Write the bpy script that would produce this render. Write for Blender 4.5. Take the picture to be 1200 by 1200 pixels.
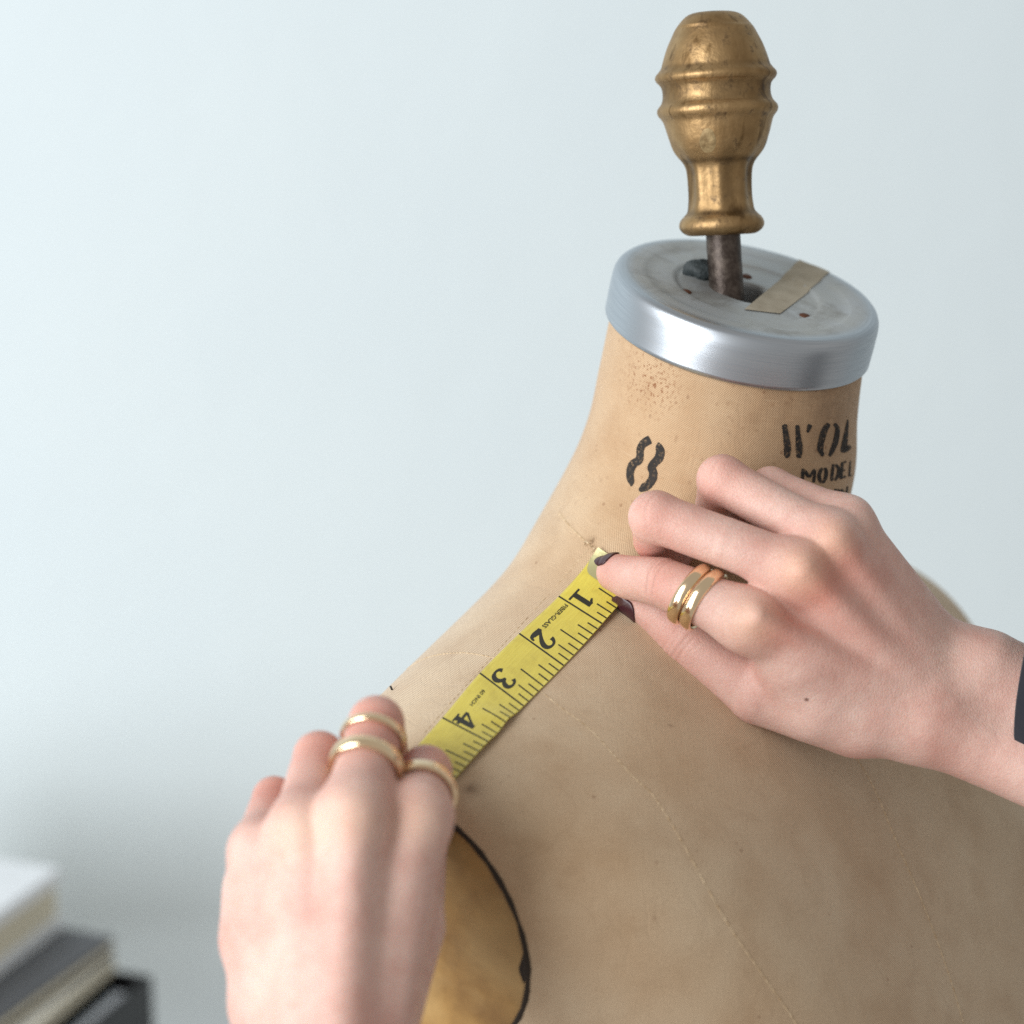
import bpy, bmesh, math, random
import numpy as np
from mathutils import Vector, Matrix
from mathutils.bvhtree import BVHTree

sc = bpy.context.scene
for o in list(bpy.data.objects):
    bpy.data.objects.remove(o)

# ------------------------------------------------------------------ camera
FPX = 2823.0                       # focal length in pixels of a 1200 px frame
PITCH = math.radians(14.0)         # the photographer looks slightly down
CAM = np.array([0.0, 0.0, 1.45])   # metres
cp, sp = math.cos(PITCH), math.sin(PITCH)
RIGHT = np.array([1.0, 0, 0]); FWD = np.array([0, cp, -sp]); UP = np.array([0, sp, cp])
cam_data = bpy.data.cameras.new('camera')
cam = bpy.data.objects.new('camera', cam_data)
sc.collection.objects.link(cam)
cam.location = CAM
cam.rotation_euler = (math.pi / 2 - PITCH, 0, 0)
cam_data.sensor_width = 36.0
cam_data.lens = FPX / 1200.0 * 36.0
cam_data.clip_start = 0.05
cam_data.clip_end = 50
cam_data.dof.use_dof = True
cam_data.dof.focus_distance = 0.880
cam_data.dof.aperture_fstop = 5.0
sc.camera = cam

# ------------------------------------------------------------------ light
world = bpy.data.worlds.new('World'); sc.world = world; world.use_nodes = True
bg = world.node_tree.nodes['Background']
bg.inputs[0].default_value = (1.0, 0.96, 0.915, 1)
bg.inputs[1].default_value = 0.44
def area(name, loc, target, sx, sy, power, col):
    l = bpy.data.lights.new(name, 'AREA'); l.shape = 'RECTANGLE'; l.size = sx; l.size_y = sy
    l.energy = power; l.color = col
    o = bpy.data.objects.new(name, l); sc.collection.objects.link(o)
    o.location = loc
    d = Vector(target) - Vector(loc)
    o.rotation_euler = d.to_track_quat('-Z', 'Y').to_euler()
    return o
area('window_light', (-1.5, -0.4, 1.6), (0.1, 0.95, 1.25), 1.2, 2.4, 68, (0.97, 0.985, 1.0))
sc.view_settings.view_transform = 'Standard'
sc.view_settings.look = 'None'
sc.view_settings.exposure = 0.0
sc.view_settings.gamma = 1.0
sc.cycles.use_denoising = False
sc.cycles.max_bounces = 8

# ------------------------------------------------------------------ frames
def c2w(p):
    """camera-aligned millimetres (right, forward, up) -> world metres"""
    p = np.asarray(p, dtype=float)
    return CAM + 0.001 * (p[..., 0:1] * RIGHT + p[..., 1:2] * FWD + p[..., 2:3] * UP)
def w2c(p):
    q = (np.asarray(p, dtype=float) - CAM) * 1000
    return np.stack([q @ RIGHT, q @ FWD, q @ UP], -1)
def pt(u, v, D):
    """the point seen at (u, v) of the 1200 px photograph, D millimetres in front of the lens"""
    return np.array([(u - 600) / FPX * D, D, -(v - 600) / FPX * D])
def nrm(v):
    v = np.asarray(v, dtype=float)
    return v / np.maximum(np.linalg.norm(v, axis=-1, keepdims=True), 1e-9)
def wdir2c(v):
    v = np.asarray(v, dtype=float)
    return np.array([v @ RIGHT, v @ FWD, v @ UP])

# ------------------------------------------------------------------ object helpers
COL = sc.collection
def thing(name, label, cat, loc_c, group=None):
    o = bpy.data.objects.new(name, None); COL.objects.link(o)
    o.location = c2w(np.asarray(loc_c, float)); o.empty_display_size = 0.02
    tag(o, label, cat, group)
    return o
def tag(o, label=None, cat=None, group=None, kind=None):
    if label: o['label'] = label
    if cat: o['category'] = cat
    if group: o['group'] = group
    if kind: o['kind'] = kind
    return o
def wloc(o):
    v = Vector(o.location)
    while o.parent:
        o = o.parent; v = v + Vector(o.location)
    return np.array(v)
def mk(name, verts, faces, mat, parent=None, base=None, smooth=True, uv=None, attrs=None):
    """one mesh object from camera-frame millimetres"""
    W = c2w(np.asarray(verts, float).reshape(-1, 3))
    if base is not None: loc = c2w(np.asarray(base, float))
    elif parent is not None: loc = wloc(parent)
    else: loc = W.mean(0); loc[2] = W[:, 2].min()
    me = bpy.data.meshes.new(name)
    me.from_pydata((W - loc).tolist(), [], [list(map(int, f)) for f in faces] if not isinstance(faces, np.ndarray) else faces.tolist())
    me.update()
    if smooth:
        me.polygons.foreach_set('use_smooth', np.ones(len(me.polygons), dtype=bool))
    if uv is not None:
        lay = me.uv_layers.new(name='UVMap')
        idx = np.empty(len(me.loops), dtype=np.int32); me.loops.foreach_get('vertex_index', idx)
        lay.data.foreach_set('uv', np.asarray(uv, np.float32)[idx].ravel())
    if attrs:
        for k, a in attrs.items():
            at = me.attributes.new(k, 'FLOAT', 'POINT')
            at.data.foreach_set('value', np.asarray(a, np.float32))
    me.materials.append(mat)
    o = bpy.data.objects.new(name, me); COL.objects.link(o)
    if parent is not None:
        o.parent = parent; o.location = Vector(loc - wloc(parent))
    else:
        o.location = loc
    return o
def grid_faces(nu, nv, wrap_u=False):
    """verts laid out [v][u]"""
    u = np.arange(nu if wrap_u else nu - 1); v = np.arange(nv - 1)
    U, V = np.meshgrid(u, v); U = U.ravel(); V = V.ravel(); U2 = (U + 1) % nu
    return np.stack([V * nu + U, V * nu + U2, (V + 1) * nu + U2, (V + 1) * nu + U], 1)
def frame_of(axis, hint=(0, 1, 0)):
    a = nrm(axis); h = np.asarray(hint, float)
    if abs(a @ nrm(h)) > 0.95: h = np.array([1.0, 0.2, 0])
    s = nrm(np.cross(a, h)); t = np.cross(a, s)
    return a, s, t
def lathe(prof, base, axis, n=96, wob=None):
    """prof [(r, z)] about an axis; closed rings"""
    a, s, t = frame_of(axis)
    ang = np.linspace(0, 2 * np.pi, n, endpoint=False)
    P = []
    for r, z in prof:
        rr = r * np.ones(n)
        if wob is not None: rr = wob(r, z, ang)
        P.append(np.asarray(base) + a * z + (np.cos(ang) * rr)[:, None] * s + (np.sin(ang) * rr)[:, None] * t)
    return np.concatenate(P), grid_faces(n, len(prof), True)
def tube(path, r, n=8, caps=True):
    path = np.asarray(path, float); m = len(path)
    rad = np.ones(m) * r
    T = nrm(np.gradient(path, axis=0))
    ref = np.array([0.31, 0.85, 0.42]); P = []
    ang = np.linspace(0, 2 * np.pi, n, endpoint=False)
    s = nrm(np.cross(T[0], ref))
    for i in range(m):
        s = nrm(s - T[i] * (s @ T[i])); b = np.cross(T[i], s)
        P.append(path[i] + rad[i] * (np.cos(ang)[:, None] * s + np.sin(ang)[:, None] * b))
    F = grid_faces(n, m, True).tolist()
    if caps:
        F.append(list(range(n))[::-1]); F.append([(m - 1) * n + k for k in range(n)])
    return np.concatenate(P), F
def crom(pts, n):
    """Catmull-Rom through rows of pts, n samples"""
    pts = np.asarray(pts, float)
    if pts.ndim == 1: pts = pts[:, None]
    P = np.concatenate([2 * pts[:1] - pts[1:2], pts, 2 * pts[-1:] - pts[-2:-1]])
    k = len(pts) - 1
    t = np.linspace(0, k, n); i = np.minimum(t.astype(int), k - 1); f = (t - i).reshape((-1,) + (1,) * (pts.ndim - 1))
    p0, p1, p2, p3 = P[i], P[i + 1], P[i + 2], P[i + 3]
    return 0.5 * (2 * p1 + (p2 - p0) * f + (2 * p0 - 5 * p1 + 4 * p2 - p3) * f**2 + (3 * p1 - p0 - 3 * p2 + p3) * f**3)

# ------------------------------------------------------------------ node helpers
class NT:
    def __init__(s, name):
        s.m = bpy.data.materials.new(name); s.m.use_nodes = True
        s.t = s.m.node_tree; s.b = s.t.nodes['Principled BSDF']; s.out = s.t.nodes['Material Output']
    def n(s, typ, ins=None, **kw):
        nd = s.t.nodes.new(typ)
        for k, v in kw.items(): setattr(nd, k, v)
        for k, v in (ins or {}).items():
            if hasattr(v, 'is_linked') or hasattr(v, 'links'): s.t.links.new(v, nd.inputs[k])
            else: nd.inputs[k].default_value = v
        return nd
    def set(s, **kw):
        for k, v in kw.items():
            k = k.replace('_', ' ')
            if hasattr(v, 'links'): s.t.links.new(v, s.b.inputs[k])
            else: s.b.inputs[k].default_value = v
    def math(s, op, a, b=None, clamp=False):
        ins = {0: a}
        if b is not None: ins[1] = b
        return s.n('ShaderNodeMath', ins, operation=op, use_clamp=clamp).outputs[0]
    def mix(s, fac, a, b, blend='MIX'):
        nd = s.n('ShaderNodeMix', data_type='RGBA', blend_type=blend)
        for k, v in ((0, fac), (6, a), (7, b)):
            if hasattr(v, 'links'): s.t.links.new(v, nd.inputs[k])
            else: nd.inputs[k].default_value = v
        return nd.outputs[2]
    def noise(s, vec, scale, detail=4, rough=0.55, dist=0.0):
        ins = {'Scale': scale, 'Detail': detail, 'Roughness': rough, 'Distortion': dist}
        if vec is not None: ins['Vector'] = vec
        return s.n('ShaderNodeTexNoise', ins).outputs[0]
    def ramp(s, fac, lo, hi, to0=0.0, to1=1.0):
        return s.n('ShaderNodeMapRange', {0: fac, 1: lo, 2: hi, 3: to0, 4: to1}).outputs[0]
    def bump(s, h, strength, dist, normal=None):
        ins = {'Height': h, 'Strength': strength, 'Distance': dist}
        if normal is not None: ins['Normal'] = normal
        nd = s.n('ShaderNodeBump', ins)
        s.t.links.new(nd.outputs[0], s.b.inputs['Normal'])
        return nd.outputs[0]
    def obj(s): return s.n('ShaderNodeTexCoord').outputs['Object']
    def uv(s): return s.n('ShaderNodeUVMap', uv_map='UVMap').outputs[0]
    def attr(s, name): return s.n('ShaderNodeAttribute', attribute_name=name).outputs['Fac']
def rgb(r, g, b): return (r, g, b, 1)
def srgb(r, g, b):
    f = lambda c: (c / 255 / 12.92) if c / 255 < 0.04045 else ((c / 255 + 0.055) / 1.055) ** 2.4
    return (f(r), f(g), f(b), 1)
# ================================================================== wall
m = NT('wall_paint')
c = m.obj()
n1 = m.noise(c, 1.6, 3); n2 = m.noise(c, 9, 4); n3 = m.noise(c, 260, 2)
m.set(Base_Color=m.mix(m.ramp(n1, 0.3, 0.7), srgb(212, 223, 226), srgb(206, 218, 223)), Roughness=0.85)
m.bump(m.math('ADD', m.math('MULTIPLY', n2, 2.0), m.math('MULTIPLY', n3, 0.15)), 0.25, 0.004)
M_WALL = m.m
WALLY = 1.57
wv = w2c(np.array([[-3.0, WALLY, 0.0], [3.0, WALLY, 0.0], [3.0, WALLY, 3.2], [-3.0, WALLY, 3.2],
                   [-3.0, WALLY + .1, 0.0], [3.0, WALLY + .1, 0.0], [3.0, WALLY + .1, 3.2], [-3.0, WALLY + .1, 3.2]]))
wall = mk('wall', wv, [[0, 1, 2, 3], [5, 4, 7, 6], [4, 0, 3, 7], [1, 5, 6, 2], [3, 2, 6, 7], [4, 5, 1, 0]], M_WALL, smooth=False)
tag(wall, 'plain pale blue-white painted wall behind the dress form', 'wall', kind='structure')

# ================================================================== dress form
Lw = nrm(np.array([-.564, -.826, 0])); Fw = np.array([-Lw[1], Lw[0], 0.0])   # near shoulder, front
Fw = nrm(np.array([.826, -.564, 0])); Zw = np.array([0, 0, 1.0])
L, F, Z = wdir2c(Lw), wdir2c(Fw), wdir2c(Zw)
LEAN = math.radians(16.0)
AX = nrm(F * .215 + Z * .96 + wdir2c(np.array([0, -1.0, 0])) * .085)          # axis of the neck cap
CAPC = pt(877, 336, 920)                                    # centre of the cap's top face
O = w2c(CAM + 0.001 * np.array([60, 921, -250.0]))          # centre of the neck base
def fcoord(p): q = p - O; return np.array([q @ L, q @ F, q @ Z])
def ffrom(x, y, z):
    x, y, z = np.broadcast_arrays(np.asarray(x, float), np.asarray(y, float), np.asarray(z, float))
    return O + x[..., None] * L + y[..., None] * F + z[..., None] * Z

NTH, NT_ = 640, 460
th = np.linspace(0, 2 * np.pi, NTH, endpoint=False)
ct, st = np.cos(th), np.sin(th)
FARLIFT = 3.5
def ring(rl, rf, rb, hl, hf, hb, n=2.0, cl=0.0, cf=0.0, cz=0.0):
    ry = np.where(st > 0, rf, rb)
    d = (np.abs(ct / rl) ** n + np.abs(st / ry) ** n) ** (-1 / n)
    hy = np.where(st > 0, hf, hb)
    cw = np.where((st < 0) & (rl > 80), np.abs(ct) ** 3.4, ct ** 2)     # the back falls away from the shoulder line
    h = hl * cw + hy * (1 - cw) + FARLIFT * (ct < 0) * ct ** 2
    return np.stack([cl + d * ct, cf + d * st, cz + h], 1)
c1 = fcoord(CAPC - AX * 17)                                  # hidden inside the cap
sA, tA = nrm(L - AX * (L @ AX)), None
tA = np.cross(AX, sA); tA = tA if tA @ F > 0 else -tA
def tilted(cen, r, ax):
    s = nrm(L - ax * (L @ ax)); t = np.cross(ax, s); t = t if t @ F > 0 else -t
    P = O + cen[0] * L + cen[1] * F + cen[2] * Z + r * (ct[:, None] * s + st[:, None] * t)
    q = P - O
    return np.stack([q @ L, q @ F, q @ Z], 1)
RINGS = [
    tilted(c1, 49.4, AX),
    tilted(c1 + np.array([0, -4, -26.0]), 51.0, nrm(F * .22 + Z)),
    tilted(c1 + np.array([0, -8, -55.0]), 54.0, nrm(F * .2 + Z)),
    ring(62, 61, 48, 9, -16, 18),
    ring(84, 76, 55, -3, -36, -2),
    ring(120, 95, 69.5, -16, -62, -25),
    ring(160, 112, 87, -31, -95, -60),
    ring(182, 130, 100, -44, -130, -104, 2.0),
    ring(187, 148, 105, -82, -165, -140, 2.0),
    ring(173, 164, 110, -130, -205, -180, 2.0),
    ring(147, 168, 110, -190, -245, -225, 2.0),
    ring(150, 156, 104, -260, -290, -280, 2.0),
    ring(144, 126, 98, -330, -340, -335, 2.1),
]
RW = np.array([0, 1, 2, 3, 4, 5, 6, 7, 8, 9, 10, 11, 12.0])
GRID = crom(np.stack(RINGS), NT_)
kw = np.exp(-(np.arange(-26, 27) / 12.0) ** 2 / 2); kw /= kw.sum()
PADG = np.concatenate([np.repeat(GRID[:1], 26, 0), GRID, np.repeat(GRID[-1:], 26, 0)])
SM_ = sum(kw[i] * PADG[i:i + NT_] for i in range(53))
wk = np.clip((np.arange(NT_) - 30) / 40.0, 0, 1)[:, None, None]
GRID = GRID * (1 - wk) + SM_ * wk
#                           # [t][theta][3] in form coordinates
# flat arm plates close the armholes on both sides
SHX, SHZ, SLOPE = 178.5, -40.0, 0.10
def plate_x(z): return SHX + SLOPE * (z - SHZ)
over = np.abs(GRID[..., 0]) - plate_x(GRID[..., 2])
inside_plate = over > 0
x = np.where(inside_plate, np.sign(GRID[..., 0]) * (plate_x(GRID[..., 2])), GRID[..., 0])
soft = np.clip(1 + over / 6.0, 0, 1) * (~inside_plate)       # cloth turns in gently at the rim
x = x - np.sign(GRID[..., 0]) * 0.8 * soft ** 2
GRID[..., 0] = x
FV = ffrom(GRID[..., 0], GRID[..., 1], GRID[..., 2]).reshape(-1, 3)
FF = grid_faces(NTH, NT_, True)
face_plate = inside_plate.reshape(-1)[FF].all(1)
BVH = BVHTree.FromPolygons([Vector(v) for v in FV], FF.tolist())
def cast(u, v, off=0.0):
    """point of the form's surface seen at a photograph pixel, with its outward normal"""
    d = Vector(nrm(pt(u, v, 1000.0)))
    p, n, i, dist = BVH.ray_cast(Vector((0, 0, 0)), d)
    if p is None: return None, None
    n = np.array(n)
    if n @ np.array(d) > 0: n = -n
    return np.array(p) + n * off, n

# cloth
m = NT('linen_cover')
uv = m.uv(); ob = m.obj()
sepn = m.n('ShaderNodeSeparateXYZ', {0: uv})
PER = 0.92
def thread(sep, k):
    return m.math('SINE', m.math('MULTIPLY', sep, 2 * math.pi / PER))
jit = m.math('MULTIPLY', m.noise(uv, 0.35, 3), 1.6)
wx = m.math('SINE', m.math('ADD', m.math('MULTIPLY', sepn.outputs[0], 2 * math.pi / PER), jit))
wy = m.math('SINE', m.math('ADD', m.math('MULTIPLY', sepn.outputs[1], 2 * math.pi / PER), jit))
weave = m.math('MULTIPLY', wx, wy)
slub = m.n('ShaderNodeMapping', {0: uv, 3: (0.12, 1.6, 1)})
slubn = m.noise(slub.outputs[0], 1.0, 3)
slub2 = m.n('ShaderNodeMapping', {0: uv, 3: (1.6, 0.12, 1)})
slubn2 = m.noise(slub2.outputs[0], 1.0, 3)
big = m.noise(ob, 14, 5, 0.6); mid = m.noise(ob, 55, 5, 0.6)
base = m.mix(m.ramp(big, 0.35, 0.68), srgb(226, 204, 172), srgb(207, 177, 141))
base = m.mix(m.ramp(mid, 0.48, 0.75, 0, 0.22), base, srgb(164, 130, 92))
neckk = m.attr('neck')
base = m.mix(m.math('MULTIPLY', neckk, 0.38), base, m.mix(m.ramp(mid, 0.4, 0.7), srgb(208, 170, 126), srgb(188, 142, 94)))
# tide lines left by old damp
tl = m.noise(m.n('ShaderNodeVectorMath', {0: ob, 1: (2, 9, 4)}, operation='ADD').outputs[0], 16, 6, 0.55, 0.6)
tide = m.ramp(m.math('ABSOLUTE', m.math('SUBTRACT', tl, 0.5)), 0.0, 0.012, 1, 0)
tmask = m.ramp(m.noise(ob, 22, 2), 0.45, 0.62)
base = m.mix(m.math('MULTIPLY', m.math('MULTIPLY', tide, tmask), 0.11), base, srgb(128, 88, 52))
# specks and rust
vor = m.n('ShaderNodeTexVoronoi', {'Vector': ob, 'Scale': 210.0, 'Randomness': 1.0})
speck = m.ramp(vor.outputs['Distance'], 0.10, 0.20, 1, 0)
spm = m.math('ADD', m.ramp(m.noise(ob, 90, 3), 0.58, 0.66), m.math('MULTIPLY', neckk, .45), True)
base = m.mix(m.math('MULTIPLY', m.math('MULTIPLY', speck, spm), 0.5), base, srgb(120, 72, 36))
rust = m.attr('rust')
rn = m.ramp(m.noise(ob, 820, 3, 0.6), 0.54, 0.64)
base = m.mix(m.math('MULTIPLY', m.math('MULTIPLY', rn, rust), 0.9), base, srgb(142, 84, 44))
base = m.mix(m.math('MULTIPLY', m.attr('grime'), m.ramp(m.noise(ob, 120, 5, 0.65), 0.3, 0.7, 0.3, 0.95)), base, srgb(96, 66, 40))
base = m.mix(m.ramp(weave, -1, 0.6, 0.66, 0.0), base, srgb(110, 78, 48))
base = m.mix(m.ramp(slubn, 0.55, 0.8, 0, 0.22), base, srgb(226, 204, 172))
m.set(Base_Color=base, Roughness=0.9)
m.b.inputs['Sheen Weight'].default_value = 0.25
m.b.inputs['Sheen Roughness'].default_value = 0.5
crk = m.math('ABSOLUTE', m.math('SUBTRACT', m.noise(ob, 34, 4, .5, 1.6), 0.5))
crk = m.math('MULTIPLY', m.ramp(crk, 0, .05, 0, 1), m.ramp(m.noise(ob, 18, 2), .45, .6))
hgt = m.math('ADD', m.math('ADD', m.math('MULTIPLY', weave, 0.3), m.math('MULTIPLY', crk, .35)), m.math('ADD', m.math('MULTIPLY', slubn, 0.5), m.math('MULTIPLY', slubn2, 0.5)))
m.bump(hgt, 0.55, 0.0006)
M_LINEN = m.m

m = NT('plate_leather')
ob = m.obj()
a = m.noise(ob, 30, 5, 0.6, 0.1); b_ = m.noise(ob, 20, 4, .55, .2)
col = m.mix(m.ramp(a, 0.38, 0.62), srgb(170, 132, 72), srgb(134, 98, 46))
col = m.mix(m.ramp(b_, 0.45, 0.6, 0, 0.5), col, srgb(192, 162, 108))
v2 = m.n('ShaderNodeTexVoronoi', {'Vector': ob, 'Scale': 70.0})
col = m.mix(m.math('MULTIPLY', m.ramp(v2.outputs['Distance'], 0.05, 0.1, 1, 0), m.ramp(m.noise(ob, 40, 1), .55, .6)), col, srgb(40, 28, 16))
m.set(Base_Color=col, Roughness=0.55)
m.bump(a, 0.3, 0.002)
M_PLATE = m.m

FORM_BASE = ffrom(0, 0, -340)
form = thing('dress_form', 'old beige linen dress form with metal neck cap and gilded finial', 'dress form', FORM_BASE)

used = np.where(~face_plate)[0]
# uv in millimetres: wound round the neck, flat over the body
tt = np.repeat(np.linspace(0, len(RINGS) - 1, NT_), NTH); thv = np.tile(th, NT_)
gx, gy, gz = GRID[..., 0].ravel(), GRID[..., 1].ravel(), GRID[..., 2].ravel()
is_neck = tt < 3.05
uvn = np.stack([((thv + np.pi / 2) % (2 * np.pi)) * 54.0, gz + 0.25 * gy], 1)
view_r = L * .5 + F * .86
uvb = np.stack([(-gx * 0.62 + gy * 0.78) * 1.0 + 3000, gz * 1.05 - 0.45 * (gx * .62 + gy * .78)], 1)
UVF = np.where(is_neck[:, None], uvn, uvb)
rp, _ = cast(762, 442); 
rust_a = np.exp(-((FV - rp) ** 2).sum(1) / (2 * 8.5 ** 2)) * 1.2
gp, _ = cast(985, 485); gp2, _ = cast(940, 470)
gp3, _ = cast(900, 462)
grime_a = 0.42 * np.exp(-((FV - gp) ** 2).sum(1) / (2 * 12 ** 2)) + 0.34 * np.exp(-((FV - gp2) ** 2).sum(1) / (2 * 20 ** 2)) + 0.22 * np.exp(-((FV - gp3) ** 2).sum(1) / (2 * 14 ** 2))
for (u_, v_, s_, k_) in ((553, 925, 2.0, 0.9), (692, 634, 1.2, 0.6), (786, 850, .6, .9)):
    q, _ = cast(u_, v_)
    if q is not None: grime_a = grime_a + k_ * np.exp(-((FV - q) ** 2).sum(1) / (2 * s_ ** 2))
neck_a = np.clip((3.0 - tt) / 1.2, 0, 1)
for side in (1, -1):
    sel = face_plate & ((gx[FF].mean(1) * side) > 0)
    fs = FF[sel]; ids, inv = np.unique(fs, return_inverse=True)
    PV0 = FV[ids]; PV = PV0 - L * side * 2.2
    o = mk('arm_plate', PV, inv.reshape(fs.shape), M_PLATE, form)
    if side == 1: o['label'] = 'ochre leather arm plate closing the armhole'
    # dark cord along the rim
    e = {}
    for f in inv.reshape(fs.shape).tolist():
        for k in range(4):
            a_, b_2 = f[k], f[(k + 1) % 4]; kx = (min(a_, b_2), max(a_, b_2)); e[kx] = e.get(kx, 0) + 1
    adj = {}
    for (a_, b_2), n_ in e.items():
        if n_ == 1: adj.setdefault(a_, []).append(b_2); adj.setdefault(b_2, []).append(a_)
    loop = [next(iter(adj))]; prev = None
    while True:
        nx = [q for q in adj[loop[-1]] if q != prev and (q not in loop or q == loop[0])]
        if not nx or nx[0] == loop[0]: break
        prev = loop[-1]; loop.append(nx[0])
    lp = PV0[loop]
    for _ in range(160): lp = 0.5 * lp + 0.25 * (np.roll(lp, 1, 0) + np.roll(lp, -1, 0))
    FV[ids[loop]] = lp
    RIM = lp[::4]
    m_c = NT('dark_cord'); m_c.set(Base_Color=srgb(44, 34, 24), Roughness=0.8)
    kk = np.arange(len(RIM) + 2); cordr = 1.08 + .22 * np.sin(kk * .9) * np.sin(kk * .23 + 1) + .18 * np.sin(kk * 2.3)
    tv, tf = tube(np.concatenate([RIM, RIM[:2]]) - L * side * 0.35, cordr, 8)
    mk('rim_cord', tv, tf, m_c.m, form)

cover = mk('linen_cover', FV, FF[used], M_LINEN, form, uv=UVF, attrs={'neck': neck_a, 'rust': np.clip(rust_a, 0, 1), 'grime': np.clip(grime_a, 0, 1)})
# neck and body are cut from separate pieces of cloth: one weave direction each
fneck = is_neck[FF[used]].any(1)
luv = np.where(fneck[:, None, None], uvn[FF[used]], uvb[FF[used]]).astype(np.float32)
cover.data.uv_layers[0].data.foreach_set('uv', luv.ravel())
cover['label'] = 'aged beige linen cover with stains and stencilled print'
# ------------------------------------------------------------------ neck cap
m = NT('brushed_aluminium')
ob = m.obj(); uvc = m.uv()
sx = m.n('ShaderNodeMapping', {0: uvc})
sx.inputs[3].default_value = (5, 2.2, 1)
br = m.noise(sx.outputs[0], 1.0, 5, 0.65)
ox = m.noise(ob, 60, 5, 0.65)
top = m.attr('top')
colr = m.mix(m.ramp(br, .3, .7), srgb(192, 198, 204), srgb(166, 174, 182))
colr = m.mix(m.math('MULTIPLY', top, m.ramp(ox, 0.3, 0.7, 0.35, 0.9)), colr, srgb(172, 174, 170))
colr = m.mix(m.math('MULTIPLY', top, m.ramp(m.noise(ob, 38, 5, .7, .5), .5, .68, 0, .55)), colr, srgb(112, 106, 96))
m.set(Base_Color=colr, Metallic=m.ramp(top, 0, 1, 1.0, .5), Roughness=m.math('ADD', m.ramp(br, 0.3, 0.7, 0.31, 0.40), m.math('MULTIPLY', top, 0.22)))
m.b.inputs['Anisotropic'].default_value = 0.35
m.bump(m.math('ADD', m.math('MULTIPLY', br, 0.25), m.math('MULTIPLY', m.math('MULTIPLY', ox, top), 1.0)), 0.08, 0.0005)
M_ALU = m.m
R0 = 51.9
prof = [(R0 - 1.6, -19.5), (R0 - .6, -19.9), (R0, -19.2), (R0, -18), (R0 + .1, -11), (R0, -5.5), (R0 - .25, -3.4), (R0 - 1.0, -1.7), (R0 - 2.2, -.6), (R0 - 3.8, -.1),
        (44, 0), (41, -.15), (39.6, -.5), (38.4, -.9), (36, -1.0), (30, -1.05), (28.8, -1.15), (28.0, -1.6), (27.4, -2.0), (24, -2.1), (15, -2.15), (11.4, -2.2), (10.6, -2.8), (10.4, -8), (10.4, -17)]
pp = []
for i in range(len(prof) - 1):
    pp.append(prof[i])
    if abs(prof[i][0] - prof[i + 1][0]) > 2.5 or abs(prof[i][1] - prof[i + 1][1]) > 2.5:
        for k in (1, 2): pp.append(tuple(np.array(prof[i]) + (np.array(prof[i + 1]) - np.array(prof[i])) * k / 3))
pp.append(prof[-1])
pv, pf = lathe(pp, CAPC, AX, 180)
topa = np.repeat([np.clip((R0 - 3.5 - r) / 4, 0, 1) if z > -3 else (1.0 if r < 30 else 0.0) for r, z in pp], 180)
sarc = np.concatenate([[0], np.cumsum(np.hypot(*np.diff(np.array(pp), axis=0).T))])
uvcap = np.stack([np.tile(np.abs(np.linspace(-1, 1, 180)), len(pp)), np.repeat(sarc, 180)], 1)
cap = mk('neck_cap', pv, pf, M_ALU, form, attrs={'top': topa}, uv=uvcap)
cap['label'] = 'round brushed aluminium cap closing the neck'
def on_cap(u, v, h=0.0):
    d = nrm(pt(u, v, 1000.0)); c0 = CAPC - AX * 2.0
    return d * ((c0 @ AX) / (d @ AX)) + AX * h
m = NT('rusty_nail'); m.set(Base_Color=srgb(92, 56, 36), Roughness=0.7, Metallic=0.3); M_NAIL = m.m
for (u_, v_) in ((804, 342), (943, 370), (875, 324)):
    nv, nf = lathe([(2.2, -.4), (2.1, .15), (1.6, .5), (.7, .7), (.02, .72)], on_cap(u_, v_), AX, 16)
    mk('nail_head', nv, nf, M_NAIL, cap)
# paper tape stuck over the cap
m = NT('paper_tape'); ob = m.obj()
m.set(Base_Color=m.mix(m.ramp(m.noise(ob, 140, 4), .3, .7), srgb(172, 163, 144), srgb(152, 142, 122)), Roughness=0.75)
m.bump(m.noise(ob, 500, 3), 0.2, 0.0005)
M_PTAPE = m.m
qa, qb = [on_cap(872, 363), on_cap(914, 368)], [on_cap(938, 308), on_cap(972, 324)]
TVs = []; nn = 24; mmw = 8
capr = lambda p: np.linalg.norm((p - CAPC) - AX * ((p - CAPC) @ AX))
for i in range(nn):
    t_ = i / (nn - 1)
    for j in range(mmw):
        s_ = j / (mmw - 1)
        p = (qa[0] * (1 - s_) + qa[1] * s_) * (1 - t_) + (qb[0] * (1 - s_) + qb[1] * s_) * t_
        rr = capr(p)
        zz = np.interp(rr, [q[0] for q in pp[::-1] if q[1] > -2.25 and q[0] > 11], [q[1] for q in pp[::-1] if q[1] > -2.25 and q[0] > 11])
        p = p - AX * ((p - CAPC) @ AX) + AX * (zz + 0.34 + 0.05 * math.sin(9 * s_ + 7 * t_))
        TVs.append(p)
o = mk('paper_tape', TVs, grid_faces(mmw, nn), M_PTAPE, cap)
o['label'] = 'strip of brown paper tape stuck on the cap'
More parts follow.
